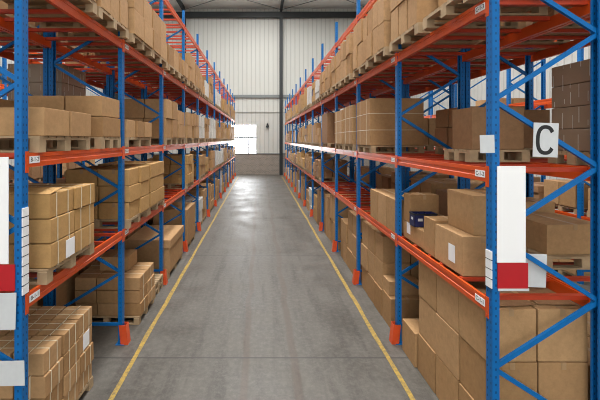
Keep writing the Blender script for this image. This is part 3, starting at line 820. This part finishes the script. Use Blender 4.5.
# flattened cardboard on the floor stack
for j, (x0, x1, y0, y1, rz, z, lab) in enumerate(((2.37, 2.88, 3.85, 4.5, .08, 1.6475, 'left'), (2.95, 3.36, 3.88, 4.55, -.05, 1.6475, 'right'))):
    bm = bmesh.new(); n = 8; lx = x1-x0; ly = y1-y0
    g = [[bm.verts.new((lx*(u/n-.5), ly*(v/n-.5), .003+.004*(1+math.sin(u*1.1+v*.9+j)))) for v in range(n+1)] for u in range(n+1)]
    for u in range(n):
        for v in range(n): bm.faces.new((g[u][v], g[u+1][v], g[u+1][v+1], g[u][v+1]))
    r = bmesh.ops.extrude_face_region(bm, geom=bm.faces[:]); bmesh.ops.translate(bm, verts=[q for q in r['geom'] if isinstance(q, bmesh.types.BMVert)], vec=(0,0,-.003))
    o = obj('cardboard_sheet', bm, 'kraft_dark', None, ((x0+x1)/2, (y0+y1)/2, z), (0, 0, rz))
    tag(o, '%s flattened cardboard sheet on top of the large cartons below the red panel' % lab, 'cardboard')

# ------------------------------------------------------------------ signs and papers on the end frames
def px2(x, y, d): return ((x-CX)/F*d, CZ-(y-CY)/F*d)
def board(name, x0, y0, x1, y1, d, m, label, cat, t=.004, rot=0, parent=None, bend=0):
    X0, Z1 = px2(x0, y0, d); X1, Z0 = px2(x1, y1, d)
    cx, cz = (X0+X1)/2, (Z0+Z1)/2; w, h = (X1-X0)/2, (Z1-Z0)/2
    bm = bmesh.new(); n = 6
    g = []
    for i in range(n+1):
        u = -1+2*i/n
        g.append([bm.verts.new((w*u, yy+bend*u*u, h*q)) for yy, q in ((-t/2,-1), (t/2,-1), (t/2,1), (-t/2,1))])
    for i in range(n):
        for k in range(4): bm.faces.new((g[i][k], g[i][(k+1)%4], g[i+1][(k+1)%4], g[i+1][k]))
    bm.faces.new(g[0]); bm.faces.new(g[n])
    o = obj(name, bm, m, parent, (cx, d, cz), (0, rot, 0))
    if label: tag(o, label, cat)
    return o
def move_to(o, parent):
    o.parent = parent; o.location = Vector(o.location)-Vector(parent.location)
# right: white panel over red panel
X0, Zt = px2(497, 166, 3.60); X1, Zb = px2(526, 288, 3.60)
e = empty('notice_board', ((X0+X1)/2, 3.60, Zb), 'tall blank white board with red lower panel on the right end frame', 'sign')
for a in ((497, 166, 525.5, 262.5, 'white_panel', 'white_sheet'), (497.5, 263, 528, 288.5, 'red_panel', 'red_sheet'), (498, 288.5, 529, 291, 'grey_card', 'ledge')):
    move_to(board(a[5], a[0], a[1], a[2], a[3], 3.60, a[4], None, None, .006), e)
o = board('document_holder', 524, 254, 546, 287, 3.700, 'grey_card', 'pale grey document holder behind the brace, right of the red panel', 'document holder', .012, .04)
o = board('paper_sheet', 480, 135, 494.5, 153, 3.602, 'grey_card', 'small white paper taped to the near right upright above the notice board', 'paper', .002, -.03)
# left
e = empty('notice_board', (-2.58, 3.51, 1.96), 'tall blank white board with red lower panel on the left end frame', 'sign')
for a in ((-25, 157, 8.6, 264, 'white_panel', 'white_sheet'), (-25, 264.6, 15, 291, 'red_panel', 'red_sheet')):
    move_to(board(a[5], a[0], a[1], a[2], a[3], 3.51, a[4], None, None, .006), e)
board('paper_sheet', -22, 293, 14.5, 330, 3.475, 'grey_card', 'curled white paper hanging below the red panel at far left', 'paper', .002, .03, bend=.02)
board('paper_sheet', -18, 361, 24.5, 386, 3.49, 'grey_card', 'white paper strip across the near left upright, lowest of the two papers', 'paper', .002, -.02)
# sign C
d = 3.617; X, Z = px2(545.6, 140, d); w, h = .122, .168
e = empty('letter_sign', (X, d, Z), 'white rectangular sign with a black letter C on the right end frame', 'sign'); e.rotation_euler = (0, .035, 0)
bm = bmesh.new(); bx(bm, -w, w, -.003, .003, -h, h); obj('sign_plate', bm, 'grey_card', e)
bm = bmesh.new(); n = 28; a0 = math.radians(33); t = .036
ox, oz = .094, .146
st = []
for i in range(n+1):
    a = a0 + (2*PI-2*a0)*i/n; k = .82
    def se(c, p): return math.copysign(abs(c)**p, c)
    ca, sa = se(math.cos(a), k), se(math.sin(a), k)
    st.append([bm.verts.new((rx*ca-.004, y, rz*sa)) for rx, rz in ((ox, oz), (ox-t, oz-t)) for y in (-.0045, -.0025)])
for i in range(n):
    A, B = st[i], st[i+1]
    for q in ((0,1),(1,3),(3,2),(2,0)): bm.faces.new((A[q[0]], A[q[1]], B[q[1]], B[q[0]]))
for q in (st[0], st[-1]): bm.faces.new((q[0], q[1], q[3], q[2]))
o = obj('letter', bm, 'black', e); o['label'] = 'black letter C'

# ------------------------------------------------------------------ light
def area(name, loc, rot, sx, sy, p, col=(1,1,1)):
    l = bpy.data.lights.new(name, 'AREA'); l.shape = 'RECTANGLE'; l.size = sx; l.size_y = sy; l.energy = p; l.color = col
    o = bpy.data.objects.new(name, l); COL.objects.link(o); o.location = loc; o.rotation_euler = rot; return o
area('skylight_light', (0, 11.7, ZC+.42), (0,0,0), 3.2, 37.4, 5600, (1,.98,.95))
for s in (-1, 1):
    area('skylight_light', (s*5.8, 11.7, ZC+.42), (0,0,0), 2.3, 37.4, 260, (1,.98,.95))
    area('skylight_light', (s*11.7, 11.7, ZC+.42), (0,0,0), 2.0, 37.4, 420, (1,.98,.95))
area('window_light', (0, YB+.06, 4.3), (PI/2, 0, 0), 10, 6.5, 420, (1,.98,.96))  # added fill lamp out of view, brightens the faces turned to the camera
w = bpy.data.worlds.new('world'); SC.world = w; w.use_nodes = True
w.node_tree.nodes['Background'].inputs[0].default_value = (.9,.95,1,1); w.node_tree.nodes['Background'].inputs[1].default_value = .5

vs = SC.view_settings; vs.view_transform = 'Standard'; vs.look = 'None'; vs.gamma = 1; vs.use_curve_mapping = False; vs.exposure = -.12
SC.cycles.use_denoising = True
SC.cycles.filter_width = 1.0
SC.cycles.max_bounces = 8; SC.cycles.diffuse_bounces = 2

# every label on its own
seen = {}
for o in COL.objects:
    if o.parent is None and 'label' in o:
        seen.setdefault(o['label'], []).append(o.name)
        nw = len(o['label'].split())
        if not 4 <= nw <= 16: print('LABEL LEN', nw, o['label'])
for l, ns in seen.items():
    if len(ns) > 1: print('DUP', l, ns[:3])
